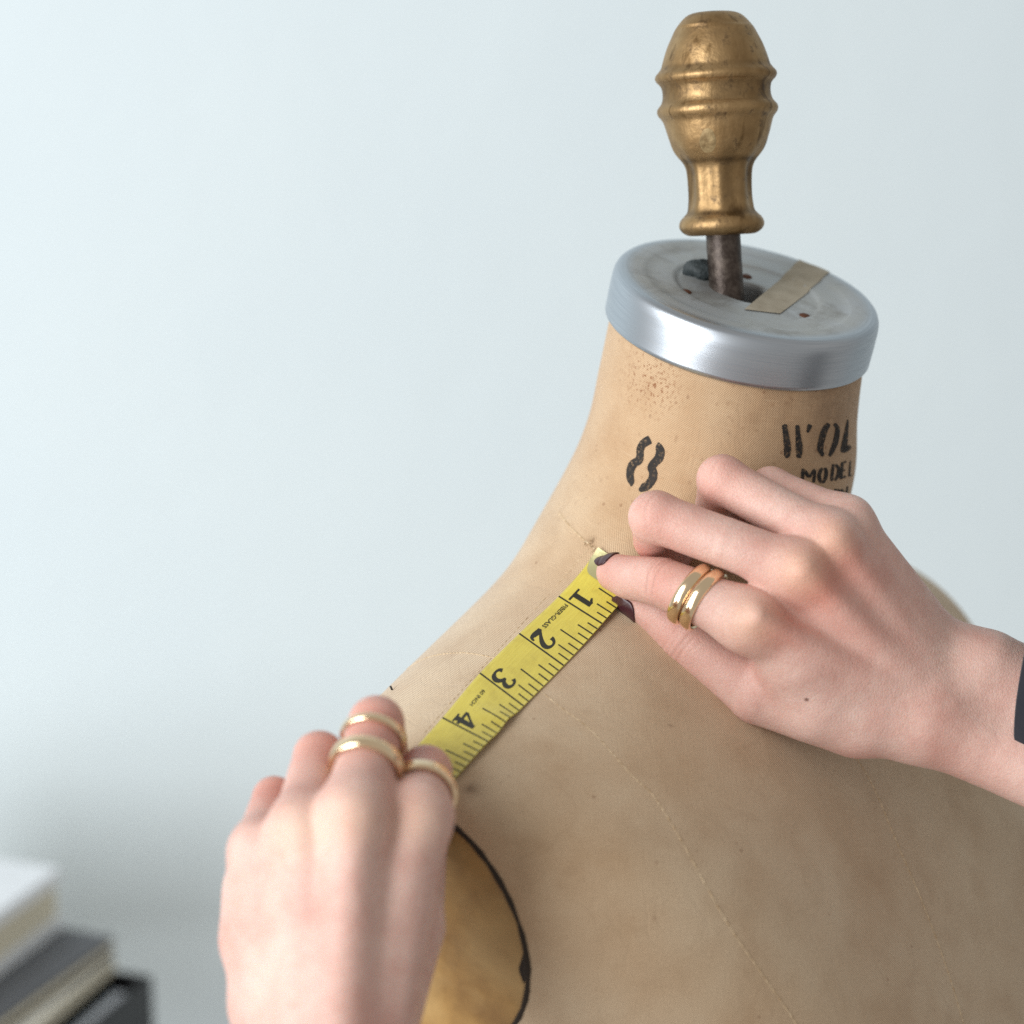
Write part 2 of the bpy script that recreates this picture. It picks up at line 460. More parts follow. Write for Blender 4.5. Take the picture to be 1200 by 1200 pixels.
# wad of dark putty beside the rod
m = NT('dark_putty'); m.set(Base_Color=srgb(52, 60, 62), Roughness=0.6); m.bump(m.noise(m.obj(), 300, 4), .6, .002); M_PUTTY = m.m
rng = np.random.default_rng(4)
bmm = bmesh.new(); bmesh.ops.create_icosphere(bmm, subdivisions=3, radius=1.0)
bv = np.array([v.co[:] for v in bmm.verts]); bf = [[v.index for v in f.verts] for f in bmm.faces]; bmm.free()
ph = rng.uniform(0, 6, (5, 3)); fr = rng.normal(0, 2.0, (5, 3))
rad_ = 1 + sum(0.10 * np.sin(bv @ fr[k] + ph[k, 0]) for k in range(5))
bv2 = bv * rad_[:, None]
a_, s_, t_ = frame_of(AX, F)
pw = on_cap(819, 323)
wad = pw + bv2[:, :1] * 6.0 * nrm(RIGHT * 1.0) + bv2[:, 1:2] * 4.6 * np.cross(AX, np.array([1.0, 0, 0])) + bv2[:, 2:3] * 5.2 * AX + AX * 2.5
o = mk('putty_wad', wad, bf, M_PUTTY, cap)

# ------------------------------------------------------------------ rod and finial
m = NT('dark_steel'); ob = m.obj()
a1 = m.noise(ob, 160, 5, 0.7); a2 = m.noise(ob, 40, 3)
m.set(Base_Color=m.mix(m.ramp(a1, .45, .68), srgb(58, 48, 42), srgb(98, 88, 80)), Metallic=m.ramp(a2, .3, .7, .3, .7), Roughness=m.ramp(a1, .3, .7, .35, .5))
m.bump(a1, 0.5, 0.0008)
M_STEEL = m.m
RODAX = nrm(wdir2c(np.array([-0.062, -0.01, 1.0])))
rb = pt(852.5, 356, 920)
rt = pt(846.5, 262, 918)
RODAX = nrm(rt - rb)
rv, rf = lathe([(6.6, -14), (6.6, 0), (6.55, 10), (6.6, 22), (6.5, 34)], rb, RODAX, 40)
o = mk('rod', rv, rf, M_STEEL, form); o['label'] = 'dark steel rod rising from the neck cap'

m = NT('gilt_paint'); ob = m.obj()
g1 = m.noise(ob, 45, 5, 0.65); g2 = m.noise(ob, 220, 4, 0.7); g3 = m.noise(ob, 20, 3)
gm = m.n('ShaderNodeMapping', {0: ob}); gm.inputs[3].default_value = (160, 160, 12)
strk = m.noise(gm.outputs[0], 1.0, 3)
cg = m.mix(m.ramp(g1, .35, .7), srgb(178, 148, 106), srgb(132, 105, 70))
cg = m.mix(m.ramp(g2, .56, .72, 0, .85), cg, srgb(70, 52, 32))
cg = m.mix(m.ramp(strk, .58, .68, 0, .75), cg, srgb(92, 68, 38))
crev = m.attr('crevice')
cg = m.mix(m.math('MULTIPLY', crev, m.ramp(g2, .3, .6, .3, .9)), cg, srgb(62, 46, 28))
m.set(Base_Color=cg, Metallic=m.ramp(g2, .5, .75, .95, .55), Roughness=m.ramp(g1, .3, .7, .42, .58))
m.bump(m.math('ADD', m.math('MULTIPLY', g1, 1.0), m.math('ADD', m.math('MULTIPLY', g2, .25), m.math('MULTIPLY', strk, .4))), 0.35, 0.002)
M_GILT = m.m
K = 0.1086
raw = [(828, 55), (829, 100), (826, 120), (815, 138), (800, 148), (785, 148), (770, 140), (757, 126), (745, 116), (725, 111), (690, 107), (640, 107), (605, 110),
       (585, 116), (570, 125), (550, 142), (530, 156), (505, 168), (480, 177), (455, 184), (432, 191), (420, 198), (410, 206), (398, 211), (386, 209), (376, 202), (366, 194), (350, 189), (330, 188),
       (312, 191), (300, 199), (292, 207), (280, 212), (268, 208), (258, 199), (245, 190), (225, 184), (200, 176), (170, 165), (140, 150), (115, 137), (95, 122), (78, 106), (66, 88), (60, 64), (62, 40), (65, 0.4)]
fbase = pt(846.0, 275, 918)
fax = nrm(pt(836.5, 18, 909) - fbase)
fp = [(r_ * K, (828 - y_) * K) for y_, r_ in raw]
fine = crom(np.array(fp), 190)
def wob(r, z, ang):
    w = np.ones_like(ang)
    if 6 < z < 36:                                       # eight shallow facets on the stem
        k = math.sin(math.pi * (z - 6) / 30) ** .8
        w = w + 0.05 * k * np.cos(8 * ang + 0.6)
    w = w + 0.006 * np.sin(3 * ang + z * .12) + 0.004 * np.sin(5 * ang - z * .2)
    if z > 78: r = r * (1 + .05 * np.sin(ang * 2))
    return r * w
gv, gf = lathe([tuple(q) for q in fine], fbase, fax, 128, wob)
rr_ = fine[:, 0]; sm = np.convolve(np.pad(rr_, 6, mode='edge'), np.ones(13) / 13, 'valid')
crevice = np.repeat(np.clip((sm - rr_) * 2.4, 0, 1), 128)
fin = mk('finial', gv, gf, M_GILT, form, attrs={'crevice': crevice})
fin['label'] = 'gilded turned wooden finial knob with two ridges'
# worn oval patch on the belly
fv_ = BVHTree.FromPolygons([Vector(v) for v in gv], gf.tolist())
m = NT('worn_gilt'); g2 = m.noise(m.obj(), 260, 4)
m.set(Base_Color=m.mix(m.ramp(g2, .35, .65), srgb(168, 146, 106), srgb(120, 98, 64)), Roughness=.6, Metallic=.5); m.bump(g2, .5, .001)
V = []; nr_, na_ = 6, 28
for i in range(nr_):
    for k in range(na_):
        a_ = 2 * math.pi * k / na_; rr = i / (nr_ - 1) * (1 + .08 * math.sin(3 * a_)) + .001
        p_, n_, _, _ = fv_.ray_cast(Vector((0, 0, 0)), Vector(nrm(pt(829.5 + 10 * rr * math.cos(a_), 165 + 15 * rr * math.sin(a_), 1000.0))))
        n_ = np.array(n_); n_ = n_ if n_ @ np.array(p_) < 0 else -n_
        V.append(np.array(p_) + n_ * (.35 * (1 - rr ** 4) + .02 * (1 - rr)))
mk('worn_patch', V, grid_faces(na_, nr_, True), m.m, fin)
# ================================================================== print and seams on the form
def strip_px(strokes, off, step=1.2, across=4):
    """ink strokes given as photograph points (u, v, width) laid onto the cloth"""
    V, Fc = [], []
    for st_ in strokes:
        a = np.array(st_, float)
        ln = np.hypot(*np.diff(a[:, :2], axis=0).T).sum()
        k = max(6, int(ln / step)); q = crom(a, k)
        T = nrm(np.gradient(q[:, :2], axis=0)); N = np.stack([-T[:, 1], T[:, 0]], 1)
        base = len(V); ok = True; rows = []
        for i in range(k):
            w_ = q[i, 2]
            if i == 0 or i == k - 1: w_ *= 0.6
            for j in range(across):
                f = j / (across - 1) - 0.5
                p, n_ = cast(q[i, 0] + N[i, 0] * w_ * f, q[i, 1] + N[i, 1] * w_ * f, off)
                rows.append(p)
        if any(r is None for r in rows): continue
        V += rows
        Fc += (grid_faces(across, k) + base).tolist()
    return V, Fc
m = NT('stencil_ink'); ob = m.obj()
tr = m.n('ShaderNodeBsdfTransparent'); mx = m.n('ShaderNodeMixShader')
m.set(Base_Color=m.mix(m.ramp(m.noise(ob, 300, 4), .3, .7), srgb(30, 28, 27), srgb(52, 47, 43)), Roughness=0.85)
cov = m.ramp(m.noise(ob, 900, 4, 0.7), 0.34, 0.50, 0.22, 1.0)
m.t.links.new(cov, mx.inputs[0]); m.t.links.new(tr.outputs[0], mx.inputs[1]); m.t.links.new(m.b.outputs[0], mx.inputs[2])
m.t.links.new(mx.outputs[0], m.out.inputs[0])
M_INK = m.m
q2 = lambda l: [(640 + .35 * x, 270 + .35 * y, .35 * w) for x, y, w in l]
q8 = lambda l: [(720 + .075 * x, 500 + .075 * y, .087 * w) for x, y, w in l]
eight = [q8([(565, 200, 120), (500, 232, 118), (440, 285, 108), (405, 365, 100), (404, 450, 96), (378, 530, 112), (292, 592, 115), (252, 690, 106), (248, 790, 98), (266, 870, 80), (266, 935, 14)]),
         q8([(690, 245, 16), (700, 310, 92), (720, 400, 118), (690, 500, 122), (622, 570, 112), (584, 640, 112), (608, 720, 112), (598, 810, 116), (540, 898, 116), (470, 950, 118), (388, 1004, 40)])]
v_, f_ = strip_px(eight, 0.22, .8)
o = mk('stencil_number', v_, f_, M_INK, cover); o['label'] = 'black stencilled number 8 on the neck'
q1 = lambda l: [(880 + .13333 * x, 460 + .13333 * y, .13333 * w) for x, y, w in l]
words = [
    [[(290, 278, 44), (306, 380, 50), (318, 480, 64), (316, 540, 56), (312, 575, 28)], [(405, 285, 34), (412, 380, 44), (422, 480, 62), (420, 545, 52), (416, 575, 36)], [(518, 280, 44), (505, 318, 34), (495, 352, 18)]],
    [[(682, 272, 40), (645, 330, 54), (618, 420, 56), (608, 500, 54), (632, 560, 26)], [(730, 272, 28), (758, 320, 40), (744, 420, 48), (716, 500, 44), (686, 560, 26)]],
    [[(848, 238, 14), (838, 330, 32), (824, 420, 46), (812, 495, 52), (810, 528, 40)], [(818, 508, 42), (845, 492, 44), (872, 470, 34)]],
    [[(455, 668, 24), (452, 720, 30), (448, 775, 28)], [(464, 676, 26), (486, 712, 30), (506, 745, 24)], [(558, 672, 18), (532, 712, 22), (512, 745, 20)], [(562, 676, 20), (556, 730, 26), (548, 790, 26)]],
    [[(628, 662, 26), (604, 700, 32), (598, 750, 34), (618, 795, 24)], [(650, 660, 24), (660, 700, 32), (652, 750, 32), (630, 795, 22)]],
    [[(722, 628, 22), (712, 700, 30), (706, 778, 24)], [(742, 632, 24), (768, 670, 30), (762, 725, 30), (734, 772, 24)]],
    [[(800, 612, 24), (794, 690, 28), (786, 760, 26)], [(802, 618, 16), (838, 606, 18)], [(796, 686, 14), (826, 680, 14)], [(790, 750, 18), (832, 736, 18)]],
    [[(872, 600, 12), (866, 670, 16), (860, 738, 16)], [(860, 732, 14), (872, 729, 14), (882, 725, 12)]],
    [[(740, 846, 26), (748, 880, 26), (744, 920, 24)], [(762, 850, 14), (778, 868, 18), (766, 890, 16)]],
    [[(796, 846, 18), (794, 890, 20), (790, 930, 18)], [(800, 850, 14), (816, 885, 16), (826, 890, 12)], [(846, 822, 14), (840, 870, 18), (832, 925, 18)]],
]
V, Fc = [], []
for wd in words:
    v_, f_ = strip_px([q1(s_) for s_ in wd], 0.22, 0.8)
    Fc += (np.array(f_, int).reshape(-1, 4) + len(V)).tolist(); V += v_
o = mk('stencil_lettering', V, Fc, M_INK, cover); o['label'] = 'black stencilled letters WOL above MODEL on the neck'

m = NT('seam_thread'); ob = m.obj()
m.set(Base_Color=m.mix(m.ramp(m.noise(ob, 700, 3), .35, .65), srgb(218, 198, 166), srgb(172, 144, 108)), Roughness=0.9)
m.bump(m.noise(ob, 1500, 2), .5, .0005)
M_SEAM = m.m
seams = {
    'front': [(625, 803), (660, 831), (694, 857), (740, 908), (766, 933), (800, 988), (850, 1078), (892, 1140), (930, 1195), (950, 1230)],
    'centre': [(985, 860), (1005, 890), (1025, 925), (1050, 985), (1080, 1055), (1108, 1130), (1128, 1195), (1140, 1240)],
    'back': [(592, 776), (579, 771), (560, 767), (540, 765), (510, 768), (487, 777), (470, 789)],
    'shoulder': [(690, 643), (668, 668), (648, 691), (608, 735), (571, 776), (533, 818), (495, 862)],
    'neck': [(655, 601), (673, 622), (697, 643), (730, 668), (775, 698), (830, 722)],
}
for k_, pl in seams.items():
    q = crom(np.array(pl, float), 160); P = []
    for i, (u_, v_) in enumerate(q):
        p, n_ = cast(u_, v_, 0.0)
        if p is not None: P.append((p, n_))
    pts = np.array([a for a, _ in P]); ns = np.array([b for _, b in P])
    for _ in range(4): pts[1:-1] = .5 * pts[1:-1] + .25 * (pts[:-2] + pts[2:])
    r_ = {'centre': .24, 'front': .23, 'back': .22, 'shoulder': .2, 'neck': .3}[k_]
    wig = 0.12 * np.sin(np.arange(len(pts)) * 1.9)[:, None] * ns
    tv, tf = tube(pts - ns * {'centre': .04, 'shoulder': .1}.get(k_, .06) + wig, r_, 6)
    o = mk('seam', tv, tf, M_SEAM, cover); o['label'] = k_ + ' seam of the linen cover'
# frayed thread ends where the neck seam opens
rng = np.random.default_rng(3)
p0, n0 = cast(694, 639)
for k in range(7):
    d = nrm(n0 * .5 + rng.normal(0, .6, 3)); s_ = p0 + rng.normal(0, 1.1, 3)
    s_ = s_ - n0 * ((s_ - p0) @ n0) + n0 * .2
    path = [s_, s_ + d * .8, s_ + d * 1.4 + rng.normal(0, .5, 3), s_ + d * 1.2 + rng.normal(0, .9, 3)]
    tv, tf = tube(crom(np.array(path), 10), .13, 5)
    mk('loose_thread', tv, tf, M_SEAM, cover)
# a pin head at the shoulder's rear edge
p0, n0 = cast(460, 809)
if p0 is not None:
    m = NT('dark_pin'); m.set(Base_Color=srgb(40, 36, 32), Roughness=.5)
    pp0 = p0 + n0 * .2
    tv, tf = tube([pp0, pp0 + np.array([-.4, 0, .8]), pp0 + np.array([-.7, 0, 1.5])], .45, 6)
    mk('pin', tv, tf, m.m, cover)

# old paint blot on the edge of the arm plate
PLB = BVHTree.FromPolygons([Vector(v) for v in FV - L * 2.2 * (np.sign(gx) > 0)[:, None]], FF[face_plate].tolist())
V = []
for i in range(9):
    for k in range(5):
        u_ = 613.5 + (k - 2) * 2.2 * math.sin(math.pi * (i + .5) / 9) + 0.8 * math.sin(i * 1.1); v_ = 1118 + i * 4.2
        p_, n_, _, _ = PLB.ray_cast(Vector((0, 0, 0)), Vector(nrm(pt(u_, v_, 1000.0))))
        if p_ is None: p_ = Vector(V[-1]) if V else Vector(cast(u_, v_)[0])
        V.append(np.array(p_) + L * .25)
mk('paint_blot', V, grid_faces(5, 9), bpy.data.materials['dark_cord'], form)
# ================================================================== tape measure
EL = [(-.08, 701, 642.5), (.35, 684.5, 666), (1, 655, 699.5), (2, 608.6, 743.6), (3, 562.4, 789.5), (4, 518.6, 842), (5, 474, 893), (5.6, 448, 922)]
ER = [(-.08, 748, 674), (.35, 733, 699), (1, 705.5, 731.6), (2, 660.5, 780.5), (3, 613.5, 828.5), (4, 572, 869.6), (5, 529, 917), (5.6, 504, 946)]
def edge3(E):
    S, P = [], []
    for s_, u_, v_ in E:
        if s_ > 5.2: continue
        p, n_ = cast(u_, v_, 0.0)
        off = np.interp(s_, [-.1, .3, 1, 2.5, 4, 5.2], [.7, .8, 1.3, 2.2, 2.2, 2.6])
        p, n_ = cast(u_, v_, off)
        S.append(s_); P.append(p)
    S, P = np.array(S), np.array(P)
    # keep the seen direction, let only the depth be smooth (a tape is stiff)
    dirs = np.array([pt(u_, v_, 1.0) for s_, u_, v_ in E if s_ <= 5.2])
    cD = np.polyfit(S, P[:, 1], 3)
    return S, dirs, cD
SL, dL, cL = edge3(EL); SR, dR, cR = edge3(ER)
def hermite(S, Y, s):
    """smooth interpolation of rows Y at parameters S"""
    s = np.atleast_1d(s); M_ = np.gradient(Y, S, axis=0)
    i = np.clip(np.searchsorted(S, s) - 1, 0, len(S) - 2); h = (S[i + 1] - S[i])[:, None]; t = ((s - S[i]) / h[:, 0])[:, None]
    return (2 * t**3 - 3 * t**2 + 1) * Y[i] + (t**3 - 2 * t**2 + t) * h * M_[i] + (-2 * t**3 + 3 * t**2) * Y[i + 1] + (t**3 - t**2) * h * M_[i + 1]
def tape_pt(s, w, off=0.0):
    s = np.atleast_1d(np.asarray(s, float)); w = np.atleast_1d(np.asarray(w, float))
    def ed(S, d, c, ss): return hermite(S, d, ss) * (np.polyval(c, ss) - 0.6)[:, None]
    def raw(ss, ww):
        a = ed(SL, dL, cL, ss); b = ed(SR, dR, cR, ss)
        return a + (b - a) * ww[:, None]
    P = raw(s, w); ds = raw(s + .02, w) - raw(s - .02, w); dw = raw(s, w + .02) - raw(s, w - .02)
    n_ = nrm(np.cross(ds, dw)); n_ = np.where((n_ * P).sum(1, keepdims=True) > 0, -n_, n_)
    # a soft buckle just before the fourth inch
    h = 0.9 * np.exp(-((s - 3.42 - .25 * (1 - w)) / .16) ** 2) * np.clip((w - .25) / .6, 0, 1) - .5 * np.exp(-((s - 3.75) / .2) ** 2) * w
    h = h + 0.25 * np.sin(s * 2.1 + 1) * (w - .5)
    return P + n_ * (h + off)[:, None]
m = NT('yellow_tape'); uv = m.uv()
mp = m.n('ShaderNodeMapping', {0: uv}); mp.inputs[3].default_value = (3, 90, 1)
fib = m.noise(mp.outputs[0], 1.0, 4, .6)
mp2 = m.n('ShaderNodeMapping', {0: uv}); mp2.inputs[3].default_value = (120, 4, 1)
fib2 = m.noise(mp2.outputs[0], 1.0, 3, .6)
col = m.mix(m.ramp(fib, .3, .7), srgb(216, 200, 84), srgb(196, 178, 66))
col = m.mix(m.ramp(m.noise(uv, 4, 3), .5, .75, 0, .35), col, srgb(160, 138, 44))
m.set(Base_Color=col, Roughness=0.42)
m.b.inputs['Coat Weight'].default_value = 0.25; m.b.inputs['Coat Roughness'].default_value = 0.3
m.bump(m.math('ADD', fib, m.math('MULTIPLY', fib2, .8)), .14, .0006)
M_TAPE = m.m
m = NT('tape_ink'); m.set(Base_Color=srgb(34, 30, 16), Roughness=.5); M_TINK = m.m
m = NT('tape_tip_metal'); m.set(Base_Color=srgb(206, 200, 150), Roughness=.32, Metallic=.75); m.bump(m.noise(m.obj(), 500, 3), .1, .0004); M_TIP = m.m
tape = thing('tape_measure', 'yellow tape measure with black inch marks laid along the shoulder', 'tape measure', tape_pt([5.1], [.5])[0])
ns_, nw_ = 150, 24
ss = np.linspace(-.02, 5.15, ns_); ww = np.linspace(0, 1, nw_)
S2, W2 = np.meshgrid(ss, ww, indexing='ij')
bot = tape_pt(S2.ravel(), W2.ravel(), 0.0); top_ = tape_pt(S2.ravel(), W2.ravel(), 0.38)
V = np.concatenate([top_, bot]); N0 = ns_ * nw_
Fc = grid_faces(nw_, ns_).tolist(); Fc += (grid_faces(nw_, ns_)[:, ::-1] + N0).tolist()
for i in range(ns_ - 1):
    for j in (0, nw_ - 1):
        a, b = i * nw_ + j, (i + 1) * nw_ + j; Fc.append([a, b, b + N0, a + N0])
uvt = np.stack([S2.ravel(), W2.ravel() * .75], 1)
o = mk('ribbon', V, Fc, M_TAPE, tape, uv=np.concatenate([uvt, uvt]))
def decal(polys, name, parent, off=.43, smooth_steps=6):
    V, Fc = [], []
    for sw, fc in polys:
        b = len(V); sw = np.asarray(sw, float)
        V += tape_pt(sw[:, 0], sw[:, 1], off).tolist(); Fc += [[b + i for i in f] for f in fc]
    return mk(name, V, Fc, M_TINK, parent, smooth=False)
ticks = []
def tick(s_, w0, w1, th_):
    k = max(2, int((w1 - w0) * 16)); ws = np.linspace(w0, w1, k)
    sw = [(s_ - th_, w_) for w_ in ws] + [(s_ + th_, w_) for w_ in ws]
    return sw, [[i, i + 1, k + i + 1, k + i] for i in range(k - 1)]
LEN = [1.0, .22, .335, .22, .51, .22, .335, .22]
for e in range(1, 41):
    l_ = LEN[e % 8]
    ticks.append(tick(e / 8, 1 - l_ if l_ < 1 else 0.0, .998, .0145 if l_ == 1 else .0125))
decal(ticks, 'inch_ticks', tape)
def stroke2(pts, k=22):
    a = np.array(pts, float); q = crom(a, k)
    T = nrm(np.gradient(q[:, :2], axis=0)); N = np.stack([-T[:, 1], T[:, 0]], 1)
    A = q[:, :2] + N * (q[:, 2:3] * .62 + .008); B = q[:, :2] - N * (q[:, 2:3] * .62 + .008)
    return np.concatenate([A, B]), [[i, i + 1, k + i + 1, k + i] for i in range(k - 1)]
GL = {
    1: [[(.36, .03, .17), (.36, .5, .17), (.36, .97, .17)], [(.04, .035, .07), (.36, .035, .07), (.68, .035, .07)], [(.30, .94, .10), (.18, .84, .08), (.07, .78, .05)]],
    2: [[(.10, .70, .15), (.11, .80, .12), (.20, .93, .08), (.36, .975, .07), (.53, .90, .13), (.58, .74, .17), (.50, .54, .15), (.32, .32, .10), (.10, .10, .07)],
        [(.05, .06, .12), (.25, .09, .19), (.45, .07, .17), (.62, .09, .10), (.67, .25, .05)]],
    3: [[(.10, .80, .14), (.16, .92, .09), (.33, .975, .07), (.50, .90, .13), (.54, .76, .16), (.46, .60, .12), (.28, .53, .06)],
        [(.28, .53, .06), (.48, .47, .12), (.60, .30, .17), (.54, .12, .15), (.34, .03, .07), (.16, .08, .10), (.09, .20, .15)]],
    4: [[(.50, .03, .18), (.50, .5, .18), (.50, .98, .16)], [(.49, .96, .07), (.28, .62, .07), (.05, .30, .07)], [(.04, .285, .09), (.38, .285, .09), (.72, .285, .09)], [(.28, .035, .06), (.5, .035, .06), (.72, .035, .06)]],
}
num = []
for d in (1, 2, 3, 4, 5):
    if d not in GL: continue
    for q in GL[d]:
        sw, fc = stroke2(q)
        num.append((np.stack([d - .315 + sw[:, 0] * .40, .19 + sw[:, 1] * .42], 1), fc))
decal(num, 'inch_numbers', tape, .44)
def text_polys(txt, s0, s1, w0, h):
    cu = bpy.data.curves.new('txt', 'FONT'); cu.body = txt; cu.resolution_u = 3; cu.offset = .02
    ob_ = bpy.data.objects.new('txt', cu); COL.objects.link(ob_)
    dg = bpy.context.evaluated_depsgraph_get(); me = ob_.evaluated_get(dg).to_mesh()
    v = np.array([q.co[:2] for q in me.vertices]); f = [list(p.vertices) for p in me.polygons]
    ob_.evaluated_get(dg).to_mesh_clear(); bpy.data.objects.remove(ob_)
    v = v - v.min(0); v = v / v.max(0)
    return [(np.stack([s0 + v[:, 0] * (s1 - s0), w0 + v[:, 1] * h], 1), f)]
decal(text_polys('FIBER-GLASS', 1.055, 1.645, .19, .088), 'small_print', tape, .45)['label'] = 'the words FIBER-GLASS'
decal(text_polys('60 INCH', 3.2, 3.56, .24, .075), 'small_print', tape, .45)['label'] = 'the words 60 INCH'
# brass-coloured tip clip with a rounded inner end
ns2, nw2 = 24, 20; V = []
for i in range(ns2):
    for j in range(nw2):
        w_ = j / (nw2 - 1); end = .34 - .26 * max(0, abs(w_ - .30) - .18) ** 2 / .10 if w_ < .62 else .30
        edge = np.clip(1 - (abs(w_ - .32) / .33) ** 4, 0, 1)
        end = .06 + .34 * edge ** .5 if w_ <= .65 else .06
        V.append(tape_pt([-.09 + i / (ns2 - 1) * (end + .09)], [w_], .62)[0])
V = np.array(V); mk('tip_clip', V, grid_faces(nw2, ns2), M_TIP, tape)['label'] = 'pale metal clip on the end of the tape'
# ================================================================== hands (implicit surfaces, then meshed)
def smin(a, b, k):
    h = np.clip(0.5 + 0.5 * (b - a) / k, 0, 1)
    return b + (a - b) * h - k * h * (1 - h)
def cone(p, a, b, ra, rb):
    ab = b - a; t = np.clip(((p - a) @ ab) / (ab @ ab), 0, 1)
    return np.linalg.norm(p - a - t[:, None] * ab, axis=1) - (ra + (rb - ra) * t)
def J(*q): return [(pt(u, v, D), r) for u, v, D, r in q]
class Hand:
    def __init__(s, fingers, thumb, palm, arm, blobs, tend=(), kp=9.0):
        s.fingers, s.thumb, s.palm, s.arm, s.blobs, s.tend, s.kp = fingers, thumb, palm, arm, blobs, tend, kp
        s.creases = []
    def chain(s, p, ch, k):
        d = None; pd = None
        for (a, ra), (b, rb) in zip(ch[:-1], ch[1:]):
            c = cone(p, a, b, ra, rb); dd = nrm(b - a)
            d = c if d is None else smin(d, c, k * float(np.clip(.12 + 1.3 * (1 - pd @ dd), 0, 1.2)))
            pd = dd
        return d
    def __call__(s, p):
        body = None
        for a, ra, b, rb in s.palm:
            c = cone(p, a, b, ra, rb); body = c if body is None else smin(body, c, 7.0)
        for c0, r in s.blobs:
            body = smin(body, np.linalg.norm(p - c0, axis=1) - r, 10.0)
        for ch in s.arm: body = smin(body, s.chain(p, ch, 4.0), 10.0)
        for a, b, r in s.tend: body = smin(body, cone(p, a, b, r, r * .8), 4.5)
        fg = None
        for ch in s.fingers:
            c = s.chain(p, ch, 2.2); fg = c if fg is None else smin(fg, c, 1.0)
        d = smin(body, fg, 7.0)
        d = smin(d, s.chain(p, s.thumb, 3.0), 2.4)
        for c0, ax, n_, depth, sig, wid in s.creases:
            q = p - c0; al = q @ ax
            m_ = (np.abs(al) < 3 * sig)
            if m_.any():
                qq = q[m_]; lat = qq - al[m_][:, None] * ax
                l2 = np.linalg.norm(lat, axis=1) + 1e-6; cs = (lat @ n_) / l2
                g = depth * np.exp(-al[m_] ** 2 / (2 * sig ** 2)) * np.clip((cs - .25) / .6, 0, 1) * np.exp(-(l2 / wid) ** 4)
                d[m_] += g
        return d
def surface_nets(f, lo, hi, h):
    """narrow-band naive surface nets of an implicit function"""
    H = h * 5
    nc = np.ceil((hi - lo) / H).astype(int) + 1
    g = [lo[i] + H * np.arange(nc[i]) for i in range(3)]
    C = np.stack(np.meshgrid(*g, indexing='ij'), -1).reshape(-1, 3)
    dc = f(C + H / 2)
    act = np.where(np.abs(dc) < H * 1.35)[0]
    n = nc * 5 + 1
    D = np.full(n, 99.0, np.float32)
    D[:-1, :-1, :-1] = np.repeat(np.repeat(np.repeat(dc.reshape(nc), 5, 0), 5, 1), 5, 2)
    D[-1] = 99; D[:, -1] = 99; D[:, :, -1] = 99
    off = np.stack(np.meshgrid(*[np.arange(6)] * 3, indexing='ij'), -1).reshape(-1, 3)
    ijk = np.stack(np.unravel_index(act, nc), -1) * 5
    allp = (ijk[:, None, :] + off[None]).reshape(-1, 3)
    key = np.unique(np.ravel_multi_index(allp.T, n)); idx = np.stack(np.unravel_index(key, n), -1)
    vals = np.concatenate([f(lo + h * q) for q in np.array_split(idx.astype(float), max(1, len(idx) // 200000))])
    D.reshape(-1)[key] = vals
    ins = D < 0
    cnt = np.zeros(n - 1, np.int8)
    for dx in (0, 1):
        for dy in (0, 1):
            for dz in (0, 1): cnt += ins[dx:n[0] - 1 + dx, dy:n[1] - 1 + dy, dz:n[2] - 1 + dz]
    cells = np.stack(np.where((cnt > 0) & (cnt < 8)), -1)
    vid = np.full(n - 1, -1, np.int64); vid[tuple(cells.T)] = np.arange(len(cells))
    acc = np.zeros((len(cells), 3)); num = np.zeros(len(cells))
    cor = [(a, b, c) for a in (0, 1) for b in (0, 1) for c in (0, 1)]
    for A in cor:
        for ax in range(3):
            if A[ax] == 1: continue
            B = list(A); B[ax] = 1
            va = D[tuple((cells + A).T)]; vb = D[tuple((cells + B).T)]
            x_ = (va < 0) != (vb < 0); t = np.where(x_, va / np.where(x_, va - vb, 1), 0)
            P = np.array(A, float) + t[:, None] * (np.array(B) - np.array(A)); acc += np.where(x_[:, None], P, 0); num += x_
    V = lo + h * (cells + acc / num[:, None])
    Fc = []
    for ax in range(3):
        o1, o2 = [(1, 2), (2, 0), (0, 1)][ax]
        sl = [slice(1, -1)] * 3; sl[ax] = slice(0, -1)
        a = ins[tuple(sl)]; sl2 = list(sl); sl2[ax] = slice(1, None); b = ins[tuple(sl2)]
        e = np.stack(np.where(a != b), -1); base = e + np.array([0 if k == ax else 1 for k in range(3)])
        flip = a[tuple(e.T)]
        e1 = np.zeros(3, int); e1[o1] = 1; e2 = np.zeros(3, int); e2[o2] = 1
        q = np.stack([vid[tuple((base - d).T)] for d in (0 * e1, e1, e1 + e2, e2)], 1)
        q = q[(q >= 0).all(1)] if False else q
        ok = (q >= 0).all(1); q = q[ok]; fl = flip[ok]
        q[~fl] = q[~fl][:, ::-1]
        Fc.append(q)
    Fc = np.concatenate(Fc)
    for _ in range(2):                                   # settle onto the true surface
        e = 0.15; d0 = f(V)
        G = np.stack([(f(V + np.eye(3)[k] * e) - f(V - np.eye(3)[k] * e)) / (2 * e) for k in range(3)], 1)
        V = V - (d0 / np.maximum((G * G).sum(1), .3))[:, None] * G * .9
    return V, Fc
def grad(f, p, e=.2):
    p = np.atleast_2d(p)
    return nrm(np.stack([f(p + np.eye(3)[k] * e) - f(p - np.eye(3)[k] * e) for k in range(3)], 1))

